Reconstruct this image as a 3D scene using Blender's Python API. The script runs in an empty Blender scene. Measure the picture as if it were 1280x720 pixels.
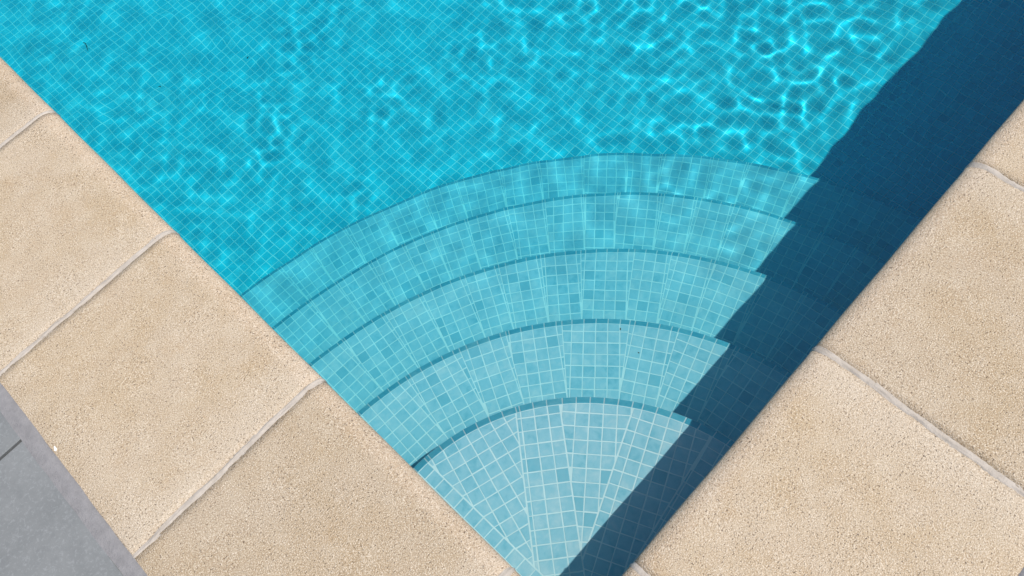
import bpy, math, random
import numpy as np
from mathutils import Vector, Matrix

random.seed(7)
rng = np.random.default_rng(11)
sc = bpy.context.scene
col = sc.collection
R = math.radians

# ------------------------------------------------------------------ camera
CAM = Vector((0.0065, -0.0818, 1.3733))
RT = Vector((0.68488, -0.71900, -0.11822))
UP = Vector((0.68953, 0.58708, 0.42412))
FW = Vector((0.23554, 0.37199, -0.89785))
FPX = 1001.28                      # focal length in pixels of a 1280 px wide frame
cam_data = bpy.data.cameras.new('camera')
cam = bpy.data.objects.new('camera', cam_data)
col.objects.link(cam)
cam.matrix_world = Matrix(((RT.x, UP.x, -FW.x, CAM.x), (RT.y, UP.y, -FW.y, CAM.y),
                           (RT.z, UP.z, -FW.z, CAM.z), (0, 0, 0, 1)))
cam_data.sensor_width = 36
cam_data.lens = 36 * FPX / 1280
cam_data.clip_start = 0.01
cam_data.clip_end = 500
sc.camera = cam

# ------------------------------------------------------------------ sky and sun
SUN_TRAVEL = Vector((-0.25, 0.372, -0.8940)).normalized()
elev = math.asin(-SUN_TRAVEL.z)
azim = math.atan2(-SUN_TRAVEL.x, -SUN_TRAVEL.y)
world = bpy.data.worlds.new('World')
sc.world = world
world.use_nodes = True
wn = world.node_tree
sky = wn.nodes.new('ShaderNodeTexSky')
sky.sky_type = 'NISHITA'
sky.sun_disc = False
sky.sun_elevation = elev
sky.sun_rotation = azim
sky.dust_density = 1.6
sky.ozone_density = 0.8
bg = wn.nodes['Background']
wn.links.new(sky.outputs[0], bg.inputs[0])
bg.inputs[1].default_value = 0.15
sun_data = bpy.data.lights.new('sun', 'SUN')
sun_data.energy = 5.0
sun_data.angle = R(0.5)
sun_data.color = (1.0, 0.955, 0.89)
sun_data.cycles.is_caustics_light = True
sun = bpy.data.objects.new('sun', sun_data)
col.objects.link(sun)
sun.rotation_euler = SUN_TRAVEL.to_track_quat('-Z', 'Y').to_euler()
sun.location = (3, -4, 10)

vs = sc.view_settings
vs.view_transform = 'Standard'
vs.look = 'None'
vs.exposure = 0.0
vs.gamma = 1
vs.use_curve_mapping = False
cy = sc.cycles
cy.use_denoising = True
try:
    cy.denoiser = 'OPENIMAGEDENOISE'
except Exception:
    pass
cy.max_bounces = 10
cy.transmission_bounces = 8
cy.transparent_max_bounces = 8
cy.caustics_refractive = True
cy.caustics_reflective = False
cy.sample_clamp_indirect = 6

# ------------------------------------------------------------------ the measures of the place (metres, coping top = 0)
WATER_Z = -0.15
TREAD = 0.165                     # depth of the top tread under water
RISE = 0.225
PITCH = 0.0290                    # mosaic tile and joint
GAP = 0.0025
WALL = -0.025                     # pool wall behind the coping's nose
WALL_Y = -0.150                   # wall on the sunny side, unseen, set back to let sunlight reach the floor
FLOOR_Z = WATER_Z - TREAD - 5 * RISE
STEP_Z = [WATER_Z - TREAD - k * RISE for k in range(5)]
COPE_W = 0.4417
COPE_L = 0.5
COPE_T = 0.05
JOINT = 0.137                     # first coping joint from the corner
POOL_X = 2 * JOINT + 7 * COPE_L
POOL_Y = 2 * JOINT + 9 * COPE_L
NOSE = 0.018
ARCS = [
    [(88.3, .475), (78.3, .473), (68.7, .473), (57.7, .473), (47.1, .469), (36.8, .470), (26.6, .476), (16.4, .479), (4.8, .485)],
    [(89.2, .727), (79.6, .723), (69.0, .720), (59.0, .717), (49.4, .715), (40.0, .718), (30.8, .724), (21.9, .734), (14.5, .741), (2.8, .745)],
    [(89.9, 1.0), (81.6, .988), (72.8, .985), (64.3, .985), (56.2, .984), (48.3, .988), (40.6, .993), (33.1, 1.003), (25.7, 1.009), (18.6, 1.02), (2.7, 1.031)],
    [(89.9, 1.261), (81.9, 1.242), (74.1, 1.24), (69.0, 1.244), (61.7, 1.243), (54.5, 1.251), (47.6, 1.258), (40.9, 1.265), (34.3, 1.273), (27.9, 1.279), (21.6, 1.29), (1.8, 1.311)],
    [(89.6, 1.526), (82.8, 1.5), (75.8, 1.493), (68.9, 1.489), (62.2, 1.494), (55.7, 1.497), (49.3, 1.497), (43.1, 1.5), (35.1, 1.515), (29.2, 1.526), (23.4, 1.535), (17.8, 1.555), (2.2, 1.587)]]
ARC_FIT = [np.polyfit([a for a, r in A], [r for a, r in A], 3) for A in ARCS]


def arc_r(k, th):
    return float(np.polyval(ARC_FIT[k], min(max(math.degrees(th), 0), 90)))


# ------------------------------------------------------------------ helpers
def link(o, parent=None):
    col.objects.link(o)
    if parent is not None:
        o.parent = parent
    return o


def mesh_obj(name, verts, faces, mat, parent=None, smooth=False):
    me = bpy.data.meshes.new(name)
    me.from_pydata([tuple(v) for v in verts], [], faces)
    me.materials.append(mat)
    if smooth:
        me.polygons.foreach_set('use_smooth', [True] * len(me.polygons))
    me.update()
    return link(bpy.data.objects.new(name, me), parent)


def structure(o):
    o['kind'] = 'structure'
    return o


def thing(o, label, cat, group=None):
    o['label'] = label
    o['category'] = cat
    if group:
        o['group'] = group
    return o


def project(p):
    d = Vector(p) - CAM
    z = d.dot(FW)
    if z <= 0.01:
        return None
    return 640 + FPX * d.dot(RT) / z, 360 - FPX * d.dot(UP) / z


def apparent(p):
    """where a point under water seems to lie from the camera (flat surface)"""
    p = Vector(p)
    return Vector((p.x, p.y, WATER_Z + (p.z - WATER_Z) / 1.40)) if p.z < WATER_Z else p


# ------------------------------------------------------------------ node helper
class NT:
    def __init__(self, name):
        self.mat = bpy.data.materials.new(name)
        self.mat.use_nodes = True
        self.t = self.mat.node_tree
        self.n = self.t.nodes
        self.p = self.n['Principled BSDF']
        self.out = self.n['Material Output']

    def add(self, typ, inputs=None, **kw):
        nd = self.n.new(typ)
        for k, v in kw.items():
            setattr(nd, k, v)
        for k, v in (inputs or {}).items():
            self.set(nd.inputs[k], v)
        return nd

    def set(self, sock, v):
        if isinstance(v, bpy.types.NodeSocket):
            self.t.links.new(v, sock)
        elif isinstance(v, bpy.types.Node):
            self.t.links.new(v.outputs[0], sock)
        else:
            if hasattr(sock.default_value, '__len__') and len(sock.default_value) == 4 and len(v) == 3:
                v = (*v, 1)
            sock.default_value = v

    def math(self, op, a, b=0.0, clamp=False):
        nd = self.add('ShaderNodeMath', {0: a, 1: b}, operation=op)
        nd.use_clamp = clamp
        return nd.outputs[0]

    def vmath(self, op, a, b):
        return self.add('ShaderNodeVectorMath', {0: a, 1: b}, operation=op).outputs[0]

    def noise(self, vec, scale, detail=3, rough=0.55, dist=0.0):
        return self.add('ShaderNodeTexNoise', {'Vector': vec, 'Scale': scale, 'Detail': detail,
                                               'Roughness': rough, 'Distortion': dist}).outputs[0]

    def ramp(self, fac, a, b, lo=0.0, hi=1.0):
        nd = self.add('ShaderNodeMapRange', {'Value': fac, 'From Min': a, 'From Max': b, 'To Min': lo, 'To Max': hi})
        nd.interpolation_type = 'SMOOTHSTEP'
        return nd.outputs[0]

    def mix(self, fac, a, b, mode='MIX'):
        nd = self.n.new('ShaderNodeMix')
        nd.data_type = 'RGBA'
        nd.blend_type = mode
        self.set(nd.inputs[0], fac)
        self.set(nd.inputs[6], a)
        self.set(nd.inputs[7], b)
        return nd.outputs[2]

    def bump(self, h, strength=0.5, dist=0.001, normal=None):
        nd = self.add('ShaderNodeBump', {'Height': h, 'Strength': strength, 'Distance': dist})
        if normal is not None:
            self.set(nd.inputs['Normal'], normal)
        return nd.outputs[0]

    def position(self):
        return self.add('ShaderNodeNewGeometry').outputs['Position']


def mosaic_material(name, deep, mid, pale, dull=0.0):
    m = NT(name)
    geo = m.add('ShaderNodeNewGeometry')
    oi = m.add('ShaderNodeObjectInfo')
    rnd = m.math('FRACT', m.math('ADD', geo.outputs['Random Per Island'], m.math('MULTIPLY', oi.outputs['Random'], 7.31)))
    pos = geo.outputs['Position']
    shift = m.add('ShaderNodeCombineXYZ', {0: m.math('MULTIPLY', rnd, 9.0), 1: m.math('MULTIPLY', rnd, 17.0), 2: 0.0})
    own = m.vmath('ADD', pos, shift.outputs[0])
    cloud = m.noise(own, 45, 3, 0.6, 0.4)                    # cloudy glaze inside one tile
    area = m.noise(pos, 5, 2, 0.5)                           # slow change over many tiles
    t = m.math('ADD', m.math('MULTIPLY', m.math('SUBTRACT', cloud, 0.5), 1.15),
               m.math('ADD', m.math('MULTIPLY', m.math('SUBTRACT', area, 0.5), 0.5),
                      m.math('ADD', m.math('MULTIPLY', m.math('SUBTRACT', rnd, 0.5), 0.30), 0.56)))
    base = m.mix(m.ramp(t, 0.05, 0.55), deep, mid)
    base = m.mix(m.ramp(t, 0.5, 1.05), base, pale)
    odd = m.math('GREATER_THAN', rnd, 0.955)
    base = m.mix(m.math('MULTIPLY', odd, 0.75), base, deep)
    m.set(m.p.inputs['Base Color'], base)
    m.p.inputs['Roughness'].default_value = 0.45
    m.p.inputs['Specular IOR Level'].default_value = 0.15
    h = m.noise(own, 120, 2, 0.5)
    m.set(m.p.inputs['Normal'], m.bump(h, 0.25, 0.0008))
    return m.mat


def grout_material(name, a, b, scale=30):
    m = NT(name)
    pos = m.position()
    n = m.noise(pos, scale, 4, 0.6)
    f = m.noise(pos, 300, 2, 0.6)
    c = m.mix(m.ramp(n, 0.3, 0.7), a, b)
    c = m.mix(m.ramp(f, 0.35, 0.2, 0, 0.35), c, (a[0] * .55, a[1] * .55, a[2] * .55))
    m.set(m.p.inputs['Base Color'], c)
    m.p.inputs['Roughness'].default_value = 0.85
    m.p.inputs['Specular IOR Level'].default_value = 0.2
    m.set(m.p.inputs['Normal'], m.bump(f, 0.4, 0.0006))
    return m.mat


def stone_material():
    m = NT('sandblasted_stone')
    tc = m.add('ShaderNodeTexCoord')
    oi = m.add('ShaderNodeObjectInfo')
    pos = m.position()
    loc = tc.outputs['Object']
    big = m.noise(pos, 4.5, 4, 0.6, 0.3)
    mid = m.noise(pos, 22, 4, 0.6)
    c = m.mix(m.ramp(big, 0.32, 0.68), (0.395, 0.302, 0.195), (0.425, 0.342, 0.248))
    c = m.mix(m.ramp(mid, 0.4, 0.72, 0, 0.5), c, (0.47, 0.39, 0.29))
    c = m.mix(m.ramp(m.noise(pos, 9, 3, 0.6), 0.54, 0.75, 0, 0.5), c, (0.37, 0.265, 0.155))
    tone = m.math('ADD', 0.87, m.math('MULTIPLY', oi.outputs['Random'], 0.14))
    comb = m.add('ShaderNodeCombineXYZ', {0: tone, 1: tone, 2: tone})
    c = m.mix(1.0, c, comb.outputs[0], 'MULTIPLY')
    # lime haze washed out of the joint at one end of each stone
    sep = m.add('ShaderNodeSeparateXYZ', {0: loc})
    wob = m.math('MULTIPLY', m.math('SUBTRACT', m.noise(pos, 14, 4, 0.65), 0.5), 0.16)
    end = m.ramp(m.math('ADD', sep.outputs[0], wob), 0.125, 0.25)
    c = m.mix(m.math('MULTIPLY', end, 0.5), c, (0.485, 0.415, 0.33))
    # rounded nose: the sunlit band along the curve is put into the colour
    nose_lit = m.ramp(m.math('ADD', sep.outputs[1], m.math('MULTIPLY', wob, 0.12)), -0.05, -0.015)
    c = m.mix(m.math('MULTIPLY', nose_lit, 0.38), c, (0.51, 0.40, 0.30))
    # grains and pits
    g1 = m.noise(pos, 470, 2, 0.6)
    g2 = m.noise(pos, 150, 3, 0.6)
    g3 = m.noise(m.vmath('ADD', pos, (5.3, 2.2, 0)), 290, 2, 0.5)
    dens = m.math('MULTIPLY', m.math('SUBTRACT', m.noise(pos, 11, 2, 0.5), 0.5), 0.10)
    c = m.mix(m.ramp(g1, 0.52, 0.66, 0, 0.62), c, (0.68, 0.60, 0.49))
    c = m.mix(m.ramp(g1, 0.48, 0.34, 0, 0.55), c, (0.22, 0.145, 0.08))
    pit = m.ramp(m.math('ADD', g3, dens), 0.385, 0.29)
    c = m.mix(m.math('MULTIPLY', pit, 0.68), c, (0.09, 0.06, 0.04))
    m.set(m.p.inputs['Base Color'], c)
    m.p.inputs['Roughness'].default_value = 0.92
    m.p.inputs['Specular IOR Level'].default_value = 0.15
    h = m.math('SUBTRACT', m.math('ADD', m.math('MULTIPLY', g1, 0.9), m.math('MULTIPLY', g2, 0.7)), m.math('MULTIPLY', pit, 0.6))
    m.set(m.p.inputs['Normal'], m.bump(h, 0.7, 0.0036))
    return m.mat


def deck_material():
    m = NT('grey_deck_tile')
    pos = m.position()
    a = m.noise(pos, 9, 4, 0.6, 0.5)
    b = m.noise(pos, 160, 4, 0.65, 0.6)
    s = m.noise(m.vmath('MULTIPLY', pos, (1.0, 1.0, 1.0)), 60, 3, 0.6)
    c = m.mix(m.ramp(a, 0.3, 0.7), (0.145, 0.152, 0.153), (0.175, 0.182, 0.182))
    c = m.mix(m.ramp(b, 0.50, 0.68, 0, 0.38), c, (0.26, 0.27, 0.275))
    c = m.mix(m.ramp(s, 0.48, 0.30, 0, 0.35), c, (0.13, 0.137, 0.14))
    m.set(m.p.inputs['Base Color'], c)
    m.p.inputs['Roughness'].default_value = 0.7
    m.p.inputs['Specular IOR Level'].default_value = 0.25
    m.set(m.p.inputs['Normal'], m.bump(b, 0.35, 0.0006))
    return m.mat


def mortar_material(name, a, b):
    m = NT(name)
    pos = m.position()
    n = m.noise(pos, 45, 5, 0.65)
    f = m.noise(pos, 380, 3, 0.65)
    c = m.mix(m.ramp(n, 0.3, 0.7), a, b)
    c = m.mix(m.ramp(f, 0.42, 0.25, 0, 0.5), c, (a[0] * .5, a[1] * .5, a[2] * .5))
    m.set(m.p.inputs['Base Color'], c)
    m.p.inputs['Roughness'].default_value = 0.9
    m.p.inputs['Specular IOR Level'].default_value = 0.15
    m.set(m.p.inputs['Normal'], m.bump(m.math('ADD', f, m.math('MULTIPLY', n, 1.2)), 0.6, 0.0025))
    return m.mat


def plain(name, colr, rough=0.8):
    m = NT(name)
    n = m.noise(m.position(), 200, 3, 0.6)
    m.set(m.p.inputs['Base Color'], m.mix(n, tuple(x * .75 for x in colr), tuple(min(1, x * 1.25) for x in colr)))
    m.p.inputs['Roughness'].default_value = rough
    return m.mat


def water_material():
    m = NT('pool_water')
    m.n.remove(m.p)
    g = m.add('ShaderNodeBsdfGlass', {'Color': (1, 1, 1), 'Roughness': 0.0, 'IOR': 1.333})
    m.t.links.new(g.outputs[0], m.out.inputs['Surface'])
    return m.mat


def water_body_material():
    # the water itself: red is swallowed first
    m = NT('pool_water_body')
    m.n.remove(m.p)
    v = m.add('ShaderNodeVolumeAbsorption', {'Color': (0.0, 0.915, 0.965), 'Density': 1.45})
    m.t.links.new(v.outputs[0], m.out.inputs['Volume'])
    return m.mat


M_STEP = mosaic_material('step_mosaic', (0.165, 0.42, 0.515), (0.305, 0.52, 0.60), (0.50, 0.61, 0.65))
M_NOSE = mosaic_material('nosing_mosaic', (0.06, 0.36, 0.49), (0.12, 0.45, 0.56), (0.26, 0.54, 0.61))
M_FLOOR = mosaic_material('floor_mosaic', (0.015, 0.425, 0.53), (0.035, 0.505, 0.60), (0.20, 0.61, 0.67))
M_GROUT = grout_material('white_grout', (0.62, 0.695, 0.70), (0.69, 0.75, 0.755))
M_STONE = stone_material()
M_DECK = deck_material()
M_MORTAR = mortar_material('pale_mortar', (0.35, 0.31, 0.265), (0.43, 0.385, 0.335))
M_STRIP = mortar_material('mauve_grey_mortar', (0.185, 0.18, 0.182), (0.228, 0.221, 0.223))
M_JOINT = plain('dark_joint_fill', (0.07, 0.068, 0.066), 0.95)
M_CONC = plain('concrete', (0.45, 0.44, 0.42), 0.9)
M_WATER = water_material()
M_TWIG = plain('dark_twig_bark', (0.05, 0.035, 0.02), 0.8)
M_LEAF = plain('dry_leaf', (0.045, 0.03, 0.018), 0.8)
M_PETAL = plain('white_petal_skin', (0.8, 0.78, 0.74), 0.6)


# ------------------------------------------------------------------ mosaic tiles
def poly_area(p):
    x, y = p[:, 0], p[:, 1]
    return 0.5 * float(np.dot(x, np.roll(y, -1)) - np.dot(y, np.roll(x, -1)))


def clip(poly, n, c):
    """keep the part of a polygon where n.p >= c"""
    out = []
    d = poly @ n - c
    for i in range(len(poly)):
        j = (i + 1) % len(poly)
        if d[i] >= 0:
            out.append(poly[i])
        if (d[i] >= 0) != (d[j] >= 0):
            t = d[i] / (d[i] - d[j])
            out.append(poly[i] + t * (poly[j] - poly[i]))
    return np.array(out) if len(out) >= 3 else None


def tidy(p):
    q = [p[i] for i in range(len(p)) if np.linalg.norm(p[i] - p[i - 1]) > 0.0006]
    return np.array(q) if len(q) >= 3 else None


def slab(ring, normal, thick=0.004, ease=0.0011):
    """ring of 3-D points on the tile's face -> eased slab (verts, faces), no back"""
    ring = np.asarray(ring, float)
    n = len(ring)
    cen = ring.mean(0)
    rad = np.linalg.norm(ring - cen, axis=1)[:, None]
    top = ring - (ring - cen) / np.maximum(rad, 1e-6) * np.minimum(ease * 1.2, rad * .3)
    low = ring - normal * ease * 0.5
    bot = ring - normal * thick
    v = np.vstack([top, low, bot])
    f = [tuple(range(n))]
    for i in range(n):
        j = (i + 1) % n
        f.append((n + i, n + j, j, i))
        f.append((2 * n + i, 2 * n + j, n + j, n + i))
    return v, f


class Bulk:
    def __init__(self):
        self.v, self.f, self.c = [], [], 0

    def add(self, v, f):
        self.v.append(v)
        self.f += [tuple(i + self.c for i in q) for q in f]
        self.c += len(v)

    def build(self, name, mat, parent):
        if not self.v:
            return None
        o = mesh_obj(name, np.vstack(self.v), self.f, mat, parent)
        o['kind'] = 'stuff'
        return o


SQ = np.array([(-.5, -.5), (.5, -.5), (.5, .5), (-.5, .5)]) * (PITCH - GAP)
FULL = {}


def full_mesh(mat):
    if mat.name not in FULL:
        v, f = slab(np.c_[SQ, np.zeros(4)], np.array((0, 0, 1.0)))
        me = bpy.data.meshes.new('mosaic_tile')
        me.from_pydata([tuple(x) for x in v], [], f)
        me.materials.append(mat)
        FULL[mat.name] = me
    return FULL[mat.name]


def lay(tiles, mat, parent, limit, base):
    """tiles: (ring3d, normal, centre2d, angle or None); the largest in the picture become objects of their own"""
    rank = []
    for i, (ring, nor, cen, ang, _) in enumerate(tiles):
        q = [project(apparent(p)) for p in ring]
        if any(x is None for x in q):
            continue
        c = np.mean(q, 0)
        if -8 < c[0] < 1288 and -8 < c[1] < 728:
            rank.append((-abs(poly_area(np.array(q))), i))
    rank.sort()
    single = {i for _, i in rank[:limit]}
    bulk = Bulk()
    for i, (ring, nor, cen, ang, _) in enumerate(tiles):
        if i in single:
            if ang is not None:
                o = bpy.data.objects.new('mosaic_tile', full_mesh(mat))
                o.location = Vector(cen) - base
                o.rotation_euler.z = ang
                link(o, parent)
            else:
                v, f = slab(ring - cen, nor)
                o = mesh_obj('mosaic_tile', v, f, mat, parent)
                o.location = Vector(cen) - base
        else:
            v, f = slab(ring - np.array(base), nor)
            bulk.add(v, f)
    bulk.build('mosaic_tile', mat, parent)


def sheet_tiles(ang, origin, planes, z, rows, cols, out):
    """a mosaic sheet: square grid at an angle (first axis radial), cut by half planes"""
    u = np.array((math.cos(ang), math.sin(ang)))
    v = np.array((-u[1], u[0]))
    up = np.array((0, 0, 1.0))
    for r in range(rows[0], rows[1]):
        for c in range(cols[0], cols[1]):
            jx, jy = rng.normal(0, .00022, 2)
            cen = origin + u * ((r + .5) * PITCH + jx) + v * ((c + .5) * PITCH + jy)
            ja = rng.normal(0, .006)
            ca, sa = math.cos(ang + ja), math.sin(ang + ja)
            p = cen + SQ @ np.array(((ca, sa), (-sa, ca)))
            whole = True
            for n, k in planes:
                d = p @ n - k
                if d.min() < 0:
                    whole = False
                    p = clip(p, n, k)
                    if p is None:
                        break
            if p is None:
                continue
            if whole:
                ring = np.c_[p, np.full(4, z)]
                out.append((ring, up, np.array((*cen, z)), ang + ja, 0))
            else:
                p = tidy(p)
                if p is None or poly_area(p) < 0.00004 or len(p) > 8:
                    continue
                w = p - p.mean(0)
                if np.linalg.svd(w, compute_uv=False)[-1] < 0.0021:
                    continue
                ring = np.c_[p, np.full(len(p), z)]
                out.append((ring, up, np.array((*p.mean(0), z)), None, 0))


def radial_plane(th, side, off):
    """half plane left (side 1) or right (side -1) of the ray from the corner at angle th"""
    n = np.array((-math.sin(th), math.cos(th))) * side
    return n, off


# ================================================================== THE SETTING
# ---- ground: one sheet round the pool
def ring_sheet(x0, y0, x1, y1, X0, Y0, X1, Y1, z):
    v = [(x0, y0, z), (x1, y0, z), (x1, y1, z), (x0, y1, z), (X0, Y0, z), (X1, Y0, z), (X1, Y1, z), (X0, Y1, z)]
    f = [(4, 5, 1, 0), (5, 6, 2, 1), (6, 7, 3, 2), (7, 4, 0, 3)]
    return v, f


def ground_material():
    m = NT('grey_paved_ground')
    pos = m.position()
    br = m.add('ShaderNodeTexBrick', {'Vector': pos, 'Color1': (0.33, 0.35, 0.36, 1), 'Color2': (0.37, 0.385, 0.39, 1),
                                      'Mortar': (0.09, 0.09, 0.09, 1), 'Scale': 1.0, 'Mortar Size': 0.004,
                                      'Brick Width': 0.6, 'Row Height': 0.6})
    br.offset = 0.0
    n = m.noise(pos, 30, 4, 0.6)
    c = m.mix(m.ramp(n, 0.3, 0.75, 0, 0.4), br.outputs[0], (0.28, 0.29, 0.30))
    m.set(m.p.inputs['Base Color'], c)
    m.p.inputs['Roughness'].default_value = 0.75
    return m.mat


g0 = -COPE_W - 0.0255
DX0, DY0 = g0 - 1.2, 0.983 - 0.6 * 4
v, f = ring_sheet(DX0, DY0 - .9, POOL_X + 1.6, POOL_Y + 1.6, -60, -60, 60, 60, -0.006)
structure(mesh_obj('ground', v, f, ground_material()))

# ---- deck bed with its grey tiles
v, f = ring_sheet(-.40, -.40, POOL_X + .40, POOL_Y + .40, DX0 - .01, DY0 - .91, POOL_X + 1.61, POOL_Y + 1.61, -0.0105)
deck = structure(mesh_obj('deck', v, f, M_JOINT))


def slab_block(x0, y0, x1, y1, top, thick, ease):
    xs = [(x0, y0), (x1, y0), (x1, y1), (x0, y1)]
    e = ease
    ins = [(x0 + e, y0 + e), (x1 - e, y0 + e), (x1 - e, y1 - e), (x0 + e, y1 - e)]
    v = [(a, b, top) for a, b in ins] + [(a, b, top - e) for a, b in xs] + [(a, b, top - thick) for a, b in xs]
    f = [(0, 1, 2, 3)]
    for i in range(4):
        j = (i + 1) % 4
        f += [(4 + i, 4 + j, j, i), (8 + i, 8 + j, 4 + j, 4 + i)]
    return v, f


def deck_tile(x0, y0, x1, y1):
    gx = 0.0028
    w, d = x1 - x0 - 2 * gx, y1 - y0 - 2 * gx
    v, f = slab_block(-w / 2, -d / 2, w / 2, d / 2, 0, 0.009, 0.0016)
    o = mesh_obj('deck_tile', v, f, M_DECK, deck)
    o.location = ((x0 + x1) / 2, (y0 + y1) / 2, -0.0012 + random.uniform(-.0006, .0006))
    return o


for i in range(2):
    for j in range(-4, 8):
        deck_tile(g0 - .6 * (i + 1), .983 + .6 * (j), g0 - .6 * i, .983 + .6 * (j + 1))
for i in range(6):
    for j in range(2):
        deck_tile(g0 + .6 * i, g0 - .6 * (j + 1), g0 + .6 * (i + 1), g0 - .6 * j)

# ---- pool shell: four concrete walls and a floor slab, as one tub
W = 0.20
x0, y0, x1, y1 = WALL, WALL_Y, POOL_X - WALL, POOL_Y - WALL
zt, zb = -COPE_T - .004, FLOOR_Z - .003
v = []
for a, b, c, d, z in ((x0, y0, x1, y1, zt), (x0, y0, x1, y1, zb), (x0 - W, y0 - W, x1 + W, y1 + W, zt), (x0 - W, y0 - W, x1 + W, y1 + W, zb - .2)):
    v += [(a, b, z), (c, b, z), (c, d, z), (a, d, z)]
f = []
for i in range(4):
    j = (i + 1) % 4
    f += [(i, 4 + i, 4 + j, j)[::-1], (8 + i, 8 + j, j, i), (8 + i, 12 + i, 12 + j, 8 + j)]
f += [(12, 15, 14, 13)]
shell = structure(mesh_obj('pool_shell', v, f, M_GROUT))


def wall_tiles(p0, along, length, normal):
    b = Bulk()
    along, normal = np.array(along, float), np.array(normal, float)
    up = np.array((0, 0, 1.0))
    for i in range(int(length / PITCH)):
        for j in range(int((zt - zb) / PITCH)):
            c = np.array(p0) + along * (i + .5) * PITCH - up * (j + .5) * PITCH + normal * .001
            ring = np.array([c + (along * a + up * bb) * (PITCH - GAP) for a, bb in ((-.5, -.5), (.5, -.5), (.5, .5), (-.5, .5))])
            v = np.vstack([ring, ring - normal * .004])
            if np.dot(np.cross(ring[1] - ring[0], ring[2] - ring[0]), normal) > 0:
                b.add(v, [(0, 1, 2, 3), (4, 5, 1, 0), (5, 6, 2, 1), (6, 7, 3, 2), (7, 4, 0, 3)])
            else:
                b.add(v, [(3, 2, 1, 0), (0, 1, 5, 4), (1, 2, 6, 5), (2, 3, 7, 6), (3, 0, 4, 7)])
    b.build('mosaic_tile', M_FLOOR, shell)


wall_tiles((x0, y0, zt), (0, 1, 0), y1 - y0, (1, 0, 0))
wall_tiles((x0, y0, zt), (1, 0, 0), x1 - x0, (0, 1, 0))
wall_tiles((x1, y0, zt), (0, 1, 0), y1 - y0, (-1, 0, 0))
wall_tiles((x0, y1, zt), (1, 0, 0), x1 - x0, (0, -1, 0))

# ---- pool floor: grout bed with turquoise mosaic
floor = structure(mesh_obj('pool_floor', [(x0, y0, FLOOR_Z - .0006), (x1, y0, FLOOR_Z - .0006), (x1, y1, FLOOR_Z - .0006), (x0, y1, FLOOR_Z - .0006)],
                           [(0, 1, 2, 3)], M_GROUT))
ft = []
upn = np.array((0, 0, 1.0))
for i in range(int((x1 - x0) / PITCH)):
    for j in range(int((y1 - y0) / PITCH)):
        cx, cy_ = -.0265 + (i + .5) * PITCH, WALL_Y + .001 + (j + .5) * PITCH
        rr = math.hypot(cx, cy_)
        if rr < 1.40:
            continue
        jx, jy, ja = rng.normal(0, .0003), rng.normal(0, .0003), rng.normal(0, .006)
        ca, sa = math.cos(ja), math.sin(ja)
        cen = np.array((cx + jx, cy_ + jy))
        p = cen + SQ @ np.array(((ca, sa), (-sa, ca)))
        vis = rr > arc_r(4, math.atan2(cy_, cx))
        ft.append((np.c_[p, np.full(4, FLOOR_Z)], upn, np.array((*cen, FLOOR_Z)), ja, vis))
lay(ft, M_FLOOR, floor, 300, Vector((0, 0, 0)))

# ---- water: a closed body with a rippled top
xs = np.r_[np.arange(-.45, 3.1, .0070), np.linspace(3.12, POOL_X + .2, 30)]
ys = np.r_[np.arange(-.60, 3.5, .0070), np.linspace(3.52, POOL_Y + .2, 45)]
X, Y = np.meshgrid(xs, ys, indexing='ij')


def band(n, lam0, lam1, seed, dirs=None):
    """random waves; returned so that the curvature has an rms of about 1"""
    r = np.random.default_rng(seed)
    Z = np.zeros_like(X)
    for _ in range(n):
        lam = math.exp(r.uniform(math.log(lam0), math.log(lam1)))
        k = 2 * math.pi / lam
        th = r.uniform(0, 2 * math.pi) if dirs is None else r.normal(dirs[0], dirs[1])
        Z += np.sin(k * (X * math.cos(th) + Y * math.sin(th)) + r.uniform(0, 6.28)) / (k * k)
    return Z / math.sqrt(n / 2)


def bump2(cx, cy, rx, ry):
    return np.exp(-((X - cx) / rx) ** 2 - ((Y - cy) / ry) ** 2)


def sstep(t):
    t = np.clip(t, 0, 1)
    return t * t * (3 - 2 * t)


radius = np.hypot(X, Y)
away = sstep((radius - .40) / .9)                            # calm over the steps
breeze = sstep((X - Y * .52 - .66) / 1.2)                     # livelier to the right
breeze *= .25 + .75 * sstep((Y - .04) / .18)                 # calmer in the lee of the wall
near = 1 - sstep(np.maximum((X - 2.75) / .3, (Y - 3.15) / .3))   # fine ripples only where the mesh is fine
patchy = sstep((band(20, .55, 1.1, 9) * (2 * math.pi / .8) ** 2 * .6 + .9) / 1.8)     # gusts: ripples come in patches
Z = band(24, .30, .55, 1) * (.02 + .05 * away)
Z += band(48, .11, .20, 2) * (.04 + .29 * away + .16 * breeze) * near
Z += band(50, .048, .085, 3) * (.03 + (.08 + .26 * patchy) * away + .40 * breeze) * near
Z += band(26, .050, .085, 5, (.15, .40)) * (.04 * away + .46 * breeze * (.75 + .35 * patchy)) * near
Z += band(26, .050, .085, 6, (1.25, .35)) * (.04 * away + .36 * breeze) * near
packets = (bump2(.62, 1.58, .16, .09) + bump2(.80, 1.70, .10, .10) + bump2(.78, 1.18, .07, .12) + bump2(1.15, 1.45, .12, .14)
           + bump2(1.05, 1.85, .16, .12) + .8 * bump2(1.5, 1.3, .14, .14))
Z += band(26, .045, .075, 4) * packets * .7
nx, ny = X.shape
top = np.c_[X.ravel(), Y.ravel(), (Z + WATER_Z).ravel()]
idx = np.arange(nx * ny).reshape(nx, ny)
quads = np.stack([idx[:-1, :-1], idx[1:, :-1], idx[1:, 1:], idx[:-1, 1:]], -1).reshape(-1, 4)
loop = np.r_[idx[:-1, 0], idx[-1, :-1], idx[:0:-1, -1], idx[0, :0:-1]]
low = top[loop].copy()
low[:, 2] = FLOOR_Z - .1
nl = len(loop)
lo = np.arange(nl) + nx * ny
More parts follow.
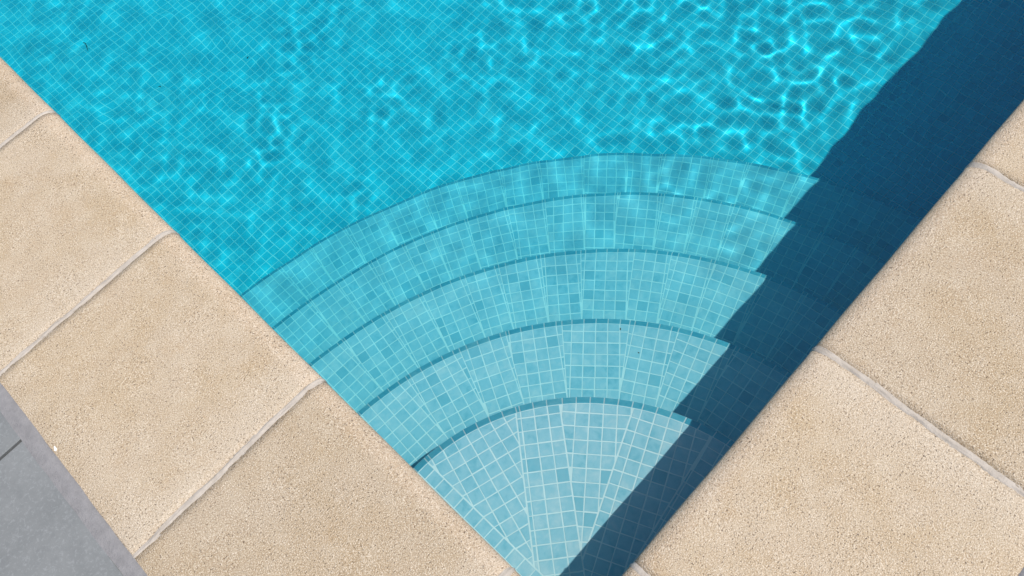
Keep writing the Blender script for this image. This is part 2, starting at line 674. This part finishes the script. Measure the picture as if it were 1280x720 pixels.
side = np.stack([lo, np.roll(lo, -1), np.roll(loop, -1), loop], -1)
verts = np.vstack([top, low])
me = bpy.data.meshes.new('water')
allq = np.vstack([quads, side])
nq = len(allq)
me.vertices.add(len(verts))
me.vertices.foreach_set('co', verts.ravel())
me.loops.add(nq * 4 + nl)
me.loops.foreach_set('vertex_index', np.r_[allq.ravel(), lo[::-1]])
me.polygons.add(nq + 1)
me.polygons.foreach_set('loop_start', np.arange(nq + 1) * 4)
me.polygons.foreach_set('loop_total', np.r_[np.full(nq, 4), nl])
sm = np.zeros(nq + 1, bool)
sm[:len(quads)] = True
me.polygons.foreach_set('use_smooth', sm)
me.update(calc_edges=True)
me.validate()
me.materials.append(M_WATER)
water = structure(link(bpy.data.objects.new('water', me)))
water.cycles.is_caustics_caster = True
# the body of the water: an even absorbing volume under the surface
a0, b0, c0, a1, b1, c1 = xs[0] - .01, ys[0] - .01, FLOOR_Z - .15, xs[-1] + .01, ys[-1] + .01, WATER_Z + .02
v = [(x, y, z) for z in (c0, c1) for x, y in ((a0, b0), (a1, b0), (a1, b1), (a0, b1))]
f = [(3, 2, 1, 0), (4, 5, 6, 7), (0, 1, 5, 4), (1, 2, 6, 5), (2, 3, 7, 6), (3, 0, 4, 7)]
water_body = mesh_obj('water_body', v, f, water_body_material(), water)

# ---- coping: mortar bed, stones with a rounded nose, mortar joints
PROFILE = [(-COPE_W + .0015, -.012), (-COPE_W, -.0015), (-COPE_W + .004, 0)]
PROFILE += [(-COPE_W + t, 0) for t in (.06, .13, .20, .27, .33, .37)]
PROFILE += [(-.040 + .040 * math.sin(R(a)), -.022 + .022 * math.cos(R(a))) for a in range(0, 91, 10)]
PROFILE += [(0, -.034), (-.004, -.044), (-.012, -COPE_T)]
bed_v, bed_f = ring_sheet(-.012, -.012, POOL_X + .012, POOL_Y + .012, -COPE_W - .0, -COPE_W - .0, POOL_X + COPE_W, POOL_Y + COPE_W, -COPE_T - .002)
coping = structure(mesh_obj('pool_coping', bed_v, bed_f, M_CONC))


def bend(s, amp, seed):
    r = np.random.default_rng(seed)
    o = 0
    for q in range(5):
        o += math.sin(s * (18 + 26 * q) + r.uniform(0, 6.28)) / (1 + .6 * q)
    return o * amp


def stone_mesh(length, seed, start=None, end=None):
    """length along x (centred), nose towards +y; start/end give the x of each end for a profile point (mitres)"""
    r = np.random.default_rng(seed)
    n = 30
    v, f = [], []
    m = len(PROFILE)
    for i in range(n + 1):
        t = i / n
        for j, (y, z) in enumerate(PROFILE):
            a = -length / 2 if start is None else start(y)
            b = length / 2 if end is None else end(y)
            if start is None:
                a += bend(y, .0009, seed + 1)
            if end is None:
                b += bend(y, .0009, seed + 2)
            x = a + (b - a) * t
            zz = z + (.00035 * math.sin(x * 31 + seed) + .0003 * math.sin(y * 40 + seed * 2)) * (1 if z > -.03 else 0)
            # eased arris at both ends
            if (i == 0 and start is None) or (i == n and end is None):
                zz -= .0006 + abs(bend(y * 2.3, .0003, seed + 5 + i))
            v.append((x, y + .0004 * math.sin(x * 23 + seed), zz))
    for i in range(n):
        for j in range(m - 1):
            q = i * m + j
            f.append((q, q + m, q + m + 1, q + 1))
    # end faces, dropped straight down
    for i, free in ((0, start is None), (n, end is None)):
        if not free:
            continue
        base = len(v)
        for j in range(m):
            x, y, z = v[i * m + j]
            v.append((x, y, min(z, -COPE_T + .001)))
        for j in range(m - 1):
            q = (i * m + j, i * m + j + 1, base + j + 1, base + j)
            f.append(q if i == 0 else q[::-1])
    return v, f


def coping_side(origin, rot, count, seed, length_dir):
    """stones and joints of one side; local x runs along the side, +y to the pool"""
    M = Matrix.Translation(origin) @ Matrix.Rotation(rot, 4, 'Z')
    for i in range(count):
        v, f = stone_mesh(COPE_L - .008, seed + i * 13)
        o = mesh_obj('coping_stone', v, f, M_STONE, coping, True)
        o.matrix_local = M @ Matrix.Translation((JOINT + (i + .5) * COPE_L, 0, random.uniform(-.0002, .0002)))
    for i in range(count + 1):
        s0 = seed * 3 + i
        r = np.random.default_rng(s0)
        v, f = [], []
        pts = []
        for (ya, za), (yb, zb_) in zip(PROFILE[:-1], PROFILE[1:]):
            k = max(1, int(math.hypot(yb - ya, zb_ - za) / .005))
            pts += [(ya + (yb - ya) * q / k, za + (zb_ - za) * q / k) for q in range(k)]
        pts.append(PROFILE[-1])
        m = len(pts)
        nc = 9
        fine = r.normal(0, 1, (m, nc))
        soft = r.normal(0, 1, (m, nc))
        for _ in range(5):
            soft = (np.roll(soft, 1, 0) + soft + np.roll(soft, -1, 0)) / 3 * 1.25
        for j, (y, z) in enumerate(pts):
            off = bend(y * .6, .0010, s0 + 9)
            for c in range(nc):
                t = (c - 4) / 4
                dz = .0009 - .0030 * t * t + .0003 * fine[j, c] + .0007 * soft[j, c] * (1 - .3 * abs(t)) - (.0005 if c == 6 else 0)
                if z < -.002:                               # on the rounded nose: raised along the curve
                    k = min(1, -z / .03)
                    v.append((t * .0076 + off, y + dz * k, z + dz * (1 - k)))
                else:
                    v.append((t * .0076 + off, y, z + dz))
        for j in range(m - 1):
            for c in range(nc - 1):
                q = j * nc + c
                f.append((q, q + 1, q + nc + 1, q + nc))
        o = mesh_obj('mortar_joint', v, f, M_MORTAR, coping, True)
        o.matrix_local = M @ Matrix.Translation((JOINT + i * COPE_L, 0, 0))


def corner_stone(origin, rot, seed):
    """L-shaped stone in the inner corner: two arms mitred along the diagonal"""
    v1, f1 = stone_mesh(1, seed, start=lambda y: y, end=lambda y: JOINT - .004)
    a = np.array(v1)
    b = a[:, [1, 0, 2]]
    f2 = [q[::-1] for q in f1]
    n = len(a)
    m = len(PROFILE)
    for j in range(m):
        mid = (a[j] + b[j]) / 2
        a[j] = b[j] = mid
    v = np.vstack([a, b])
    f = f1 + [tuple(i if i - n >= 0 and False else i + n for i in q) for q in f2]
    f = [tuple(i - n if n <= i < n + m else i for i in q) for q in f]
    o = mesh_obj('coping_stone', v, f, M_STONE, coping, True)
    o.matrix_local = Matrix.Translation(origin) @ Matrix.Rotation(rot, 4, 'Z')
    return o


# left side: local x points to -y so that the hazy end lies at the low end of each stone
coping_side((0, POOL_Y, 0), -math.pi / 2, 9, 100, 1)
coping_side((0, 0, 0), 0, 7, 300, 1)
coping_side((POOL_X, POOL_Y, 0), math.pi, 7, 500, 1)
coping_side((POOL_X, 0, 0), math.pi / 2, 9, 700, 1)
corner_stone((0, 0, 0), 0, 31)
corner_stone((POOL_X, 0, 0), math.pi / 2, 32)
corner_stone((POOL_X, POOL_Y, 0), math.pi, 33)
corner_stone((0, POOL_Y, 0), -math.pi / 2, 34)


# mauve-grey mortar strip between coping and deck tiles
def edge_strip(origin, rot, length, seed):
    r = np.random.default_rng(seed)
    n = int(length / .012)
    v, f = [], []
    w = r.normal(0, 1, (n + 1, 2))
    for _ in range(2):
        w = (np.roll(w, 1, 0) + w + np.roll(w, -1, 0)) / 3 * 1.3
    for i in range(n + 1):
        x = i * length / n
        for y, z in ((-COPE_W + .0035 + .0010 * w[i, 0], -.004), (-COPE_W + .0012 + .0012 * w[i, 0], .0007),
                     (-COPE_W - .013, -.0006 + .0004 * w[i, 1]), (-COPE_W - .0255 - .0006 * w[i, 1], -.0010), (-COPE_W - .0300 - .0008 * w[i, 1], -.0017)):
            v.append((x, y, z))
    for i in range(n):
        for c in range(4):
            q = i * 5 + c
            f.append((q, q + 1, q + 6, q + 5)[::-1])
    o = mesh_obj('mortar_strip', v, f, M_STRIP, coping, True)
    o.matrix_local = Matrix.Translation(origin) @ Matrix.Rotation(rot, 4, 'Z')


edge_strip((0, POOL_Y, 0), -math.pi / 2, POOL_Y + COPE_W, 5)
edge_strip((-COPE_W, 0, 0), 0, POOL_X + COPE_W, 6)

# ================================================================== THE CORNER STEPS
BASE = Vector((0, 0, FLOOR_Z))
steps = bpy.data.objects.new('pool_steps', None)
link(steps)
steps.location = BASE
thing(steps, 'five quarter-round corner steps clad in pale blue mosaic under the water', 'pool steps')
SHEETS = [None, 8, 13, 17, 17]
for k in range(5):
    z = STEP_Z[k]
    zl = (STEP_Z[k + 1] if k < 4 else FLOOR_Z) - .003
    # body: grout-coloured solid
    N = 72
    v, f = [(WALL, WALL_Y, z - .0006)], []
    prof = ((-NOSE - .0004, -.0006), (-.0006, -NOSE - .0004), (-.0006, None))
    path = [(0, WALL)] + [(R(90 * i / N), None) for i in range(N + 1)] + [(R(90), WALL)]
    for i in range(-1, N + 2):
        th = R(90 * min(max(i, 0), N) / N)
        rr = arc_r(k, th)
        for dr, dz in prof:
            x, y = (rr + dr) * math.cos(th), (rr + dr) * math.sin(th)
            if i == -1:
                y = WALL_Y
            if i == N + 1:
                x = WALL
            v.append((x, y, z + dz if dz is not None else zl))
    for i in range(N + 2):
        q = 1 + i * 3
        f += [(0, q, q + 3), (q, q + 1, q + 4, q + 3), (q + 1, q + 2, q + 5, q + 4)]
    v = [(a, b, c - BASE.z) for a, b, c in v]
    body = mesh_obj('step', v, f, M_GROUT, steps)
    tiles = []
    cols_at = []                                             # nosing columns: (angle0, angle1)
    g = .0011

    def outer_planes(a, b, n=4):
        pl = []
        ts = [a + (b - a) * i / n for i in range(n + 1)]
        for ta, tb in zip(ts[:-1], ts[1:]):
            pa = np.array((math.cos(ta), math.sin(ta))) * (arc_r(k, ta) - NOSE - .0012)
            pb = np.array((math.cos(tb), math.sin(tb))) * (arc_r(k, tb) - NOSE - .0012)
            d = (pb - pa) / np.linalg.norm(pb - pa)
            n_ = np.array((-d[1], d[0]))
            pl.append((n_, float(n_ @ pa)))
        return pl
    wallp = [(np.array((1.0, 0)), WALL + .002), (np.array((0, 1.0)), WALL_Y + .002)]

    def line(p, q, side):
        p, q = np.array(p), np.array(q)
        d = (q - p) / np.linalg.norm(q - p)
        n_ = np.array((-d[1], d[0])) * side
        return n_, float(n_ @ p) + .0016

    if k == 0:
        # sheets of the top step as they were laid in the photograph: strips and wedges
        B1 = ((.029, .1), (.029, .5))
        B2 = ((.026, .146), (.229, .389))
        B3 = ((.092, .077), (.309, .337))
        B4 = ((.092, .085), (.415, .217))
        B5 = ((.05, -.003), (.48, .060))
        r0 = arc_r(0, R(45)) - NOSE

        def outer_all():
            return outer_planes(R(-2), R(92), 14)
        defs = [
            (90, (.029, 0), [line(*B1, 1)], (-2, 17), (0, 2)),
            (73.5, None, [line(*B1, -1), line(*B2, 1)], None, None),
            (50, (.092 + .0015, .077), [line(*B2, -1), line(*B3, 1), line(*B1, -1)], None, (0, 4)),
            (38, None, [line(*B3, -1), line(*B4, 1)], None, None),
            (23.5, None, [line(*B4, -1), line(*B5, 1), line(*B3, -1)], None, None),
            (9.5, None, [line(*B5, -1), line(*B3, -1)], None, None)]
        marks = []
        for n_s, (deg, org, pls, rows, cols) in enumerate(defs):
            a = R(deg)
            u = np.array((math.cos(a), math.sin(a)))
            if org is None:
                org = u * (arc_r(0, a) - NOSE - .0012 - .74 * PITCH - 18 * PITCH)
                vv = np.array((-u[1], u[0]))
                org = org + vv * PITCH * {1: .15, 3: .35, 4: .55, 5: .2}[n_s]
                rows, cols = (-6, 20), (-14, 14)
            else:
                org = np.array(org, float)
                if rows is None:
                    rows = (-6, 20)
                if n_s == 2:
                    t_out = arc_r(0, R(48)) - NOSE - .0012
                    along = float(org @ u)
                    org = org + u * ((t_out - .62 * PITCH - along) % PITCH)
            sheet_tiles(a, org, pls + outer_all() + wallp, z, rows, cols, tiles)
            vv = np.array((-u[1], u[0]))
            for c in range(cols[0], cols[1] + 1):
                q0 = org + vv * c * PITCH
                bq, cq = float(q0 @ u), float(q0 @ q0) - (r0 - .001) ** 2
                if bq * bq > cq:
                    hit = q0 + u * (-bq + math.sqrt(bq * bq - cq))
                    if all(float(hit @ n_) >= k_ - .004 for n_, k_ in pls):
                        marks.append(math.atan2(hit[1], hit[0]))
        marks.sort()
        bounds = [R(-1.5)]
        for e in marks:
            if e - bounds[-1] > R(.9) and e < R(90.6):
                bounds.append(e)
        bounds.append(R(91.5))
        cols_at = [(bounds[i], bounds[i + 1]) for i in range(len(bounds) - 1)]
    else:
        ns = SHEETS[k]
        r2 = np.random.default_rng(40 + k)
        cuts = [R(-1.6)]
        for i in range(1, ns):
            cuts.append(R(90) * (i + r2.uniform(-.13, .13)) / ns)
        cuts.append(R(91.6))
        for i in range(ns):
            a, b = cuts[i], cuts[i + 1]
            ref = a + (b - a) * r2.choice([.40, .46, .55])
            u = np.array((math.cos(ref), math.sin(ref)))
            vv = np.array((-u[1], u[0]))
            ri = arc_r(k - 1, ref)
            ro = arc_r(k, ref) - NOSE - .0012
            pin = np.array((math.cos(a), math.sin(a))) * (ri + .3 * (ro - ri))
            first = r2.uniform(.55, .95) * PITCH              # first row behind the nosing is cut a little
            org = u * (ro - first - 16 * PITCH) + vv * float(pin @ vv + .0016)
            pls = []
            if i > 0:
                pls.append(radial_plane(a, 1, g))
            if i < ns - 1:
                pls.append(radial_plane(b, -1, g))
            pa = np.array((math.cos(a), math.sin(a))) * arc_r(k - 1, a)
            pb = np.array((math.cos(b), math.sin(b))) * arc_r(k - 1, b)
            d = (pb - pa) / np.linalg.norm(pb - pa)
            n_ = np.array((d[1], -d[0]))
            pls.append((n_, float(n_ @ pa) - .006))
            before = len(tiles)
            sheet_tiles(ref, org, pls + outer_planes(a - .02, b + .02) + wallp, z, (2, 18), (-8, 9), tiles)
            # nosing columns continue the columns of the sheet
            x_in = float(pin @ vv + .0016)
            es = [a]
            for c in range(-3, 10):
                s = (x_in + c * PITCH) / ro
                if abs(s) < .9:
                    th = ref + math.asin(s)
                    if a + .006 / ro < th < b - .006 / ro:
                        es.append(th)
            es.append(b)
            cols_at += [(es[q], es[q + 1]) for q in range(len(es) - 1)]
    # nosing row: tiles tipped forward over the edge
    riser = Bulk()
    nosing = []
    for a, b in cols_at:
        ra, rb = arc_r(k, a), arc_r(k, b)
        wa, wb = a + .0013 / ra, b - .0013 / rb
        if wb - wa < .003 / ra:
            continue
        P = lambda th, dr, zz: np.array((math.cos(th) * (arc_r(k, th) + dr), math.sin(th) * (arc_r(k, th) + dr), zz))
        ring = np.array([P(wa, -NOSE + .0004, z - .0004), P(wa, -.0004, z - NOSE + .0004), P(wb, -.0004, z - NOSE + .0004), P(wb, -NOSE + .0004, z - .0004)])
        mid = (wa + wb) / 2
        nor = np.array((math.cos(mid), math.sin(mid), 1.0)) / math.sqrt(2)
        if ring[:, 0].min() < WALL + .001 or ring[:, 1].min() < WALL + .001:
            ring[:, :2] = np.maximum(ring[:, :2], WALL + .001)
        nosing.append((ring, nor, ring.mean(0), None, 0))
        rows = int((z - NOSE - zl) / PITCH)
        for q in range(rows):
            zz = z - NOSE - .0025 - q * PITCH
            r4 = np.array([P(wa, 0, zz), P(wa, 0, zz - PITCH + GAP), P(wb, 0, zz - PITCH + GAP), P(wb, 0, zz)])
            nn = np.array((math.cos(mid), math.sin(mid), 0))
            vv_, ff_ = slab(r4 - np.array(BASE), nn)
            riser.add(vv_, ff_)
    lay(nosing, M_NOSE, body, 100, BASE)
    lay(tiles, M_STEP, body, 300 - min(100, len(nosing)), BASE)
    riser.build('riser_tile', M_STEP, body)


# ================================================================== SMALL THINGS
def tube(points, radii, n=7):
    v, f = [], []
    for i, p in enumerate(points):
        p = Vector(p)
        d = (Vector(points[min(i + 1, len(points) - 1)]) - Vector(points[max(i - 1, 0)])).normalized()
        a = d.orthogonal().normalized()
        b = d.cross(a)
        for j in range(n):
            t = 2 * math.pi * j / n
            v.append(p + (a * math.cos(t) + b * math.sin(t)) * radii[i])
    for i in range(len(points) - 1):
        for j in range(n):
            q = (j + 1) % n
            f.append((i * n + j, i * n + q, (i + 1) * n + q, (i + 1) * n + j))
    f += [tuple(range(n))[::-1], tuple(range((len(points) - 1) * n, len(points) * n))]
    return v, f


v, f = tube([(0, 0, .0022), (.002, -.016, .003), (-.006, -.034, .0026), (-.016, -.053, .0022)], [.0011, .0016, .0017, .0009])
tw = mesh_obj('twig', v, f, M_TWIG, None, True)
tw.location = (.262, 2.905, FLOOR_Z + .0002)
thing(tw, 'thin dark twig lying on the turquoise mosaic pool floor', 'twig')


def flake(name, loc, size, rot, mat, curl=.2, seed=1):
    r = np.random.default_rng(seed)
    n = 9
    v = [(0, 0, size * .12)]
    for i in range(n):
        t = 2 * math.pi * i / n
        q = size * (.5 + .12 * r.uniform(-1, 1))
        v.append((q * math.cos(t), q * .5 * math.sin(t), size * curl * abs(math.cos(t)) * .6 + .0004))
    top = len(v)
    v += [(a, b, c - .0006) for a, b, c in v]
    f = []
    for i in range(n):
        j = (i + 1) % n
        f += [(0, 1 + i, 1 + j), (top, top + 1 + j, top + 1 + i), (1 + i, top + 1 + i, top + 1 + j, 1 + j)]
    o = mesh_obj(name, v, f, mat)
    o.location = loc
    o.rotation_euler.z = rot
    return o


thing(flake('leaf_fragment', (.572, .390, STEP_Z[1] + .0006), .006, .6, M_LEAF, seed=2),
      'tiny dark leaf fragment by the nosing of the second step', 'leaf fragment')
thing(flake('leaf_fragment', (.554, .3185, STEP_Z[1] + .0006), .005, 1.9, M_LEAF, seed=3),
      'tiny black speck of leaf on a joint of the second step', 'leaf fragment')
thing(flake('leaf_fragment', (.66, 2.36, FLOOR_Z + .0006), .010, .3, M_LEAF, seed=4),
      'larger dark leaf speck on the open turquoise pool floor', 'leaf fragment')
thing(flake('leaf_fragment', (.34, 2.52, FLOOR_Z + .0006), .008, 2.3, M_LEAF, seed=6),
      'smaller dark leaf speck on the pool floor between the twig and the larger speck', 'leaf fragment')
thing(flake('white_flake', (-.433, .912, .0012), .011, 1.15, M_PETAL, .25, seed=5),
      'small white petal-like flake on the coping edge beside the grey deck', 'flake')

# every solid surface may receive the light that the water bends
for o in sc.objects:
    if o.type == 'MESH' and o is not water and o is not water_body:
        o.cycles.is_caustics_receiver = True
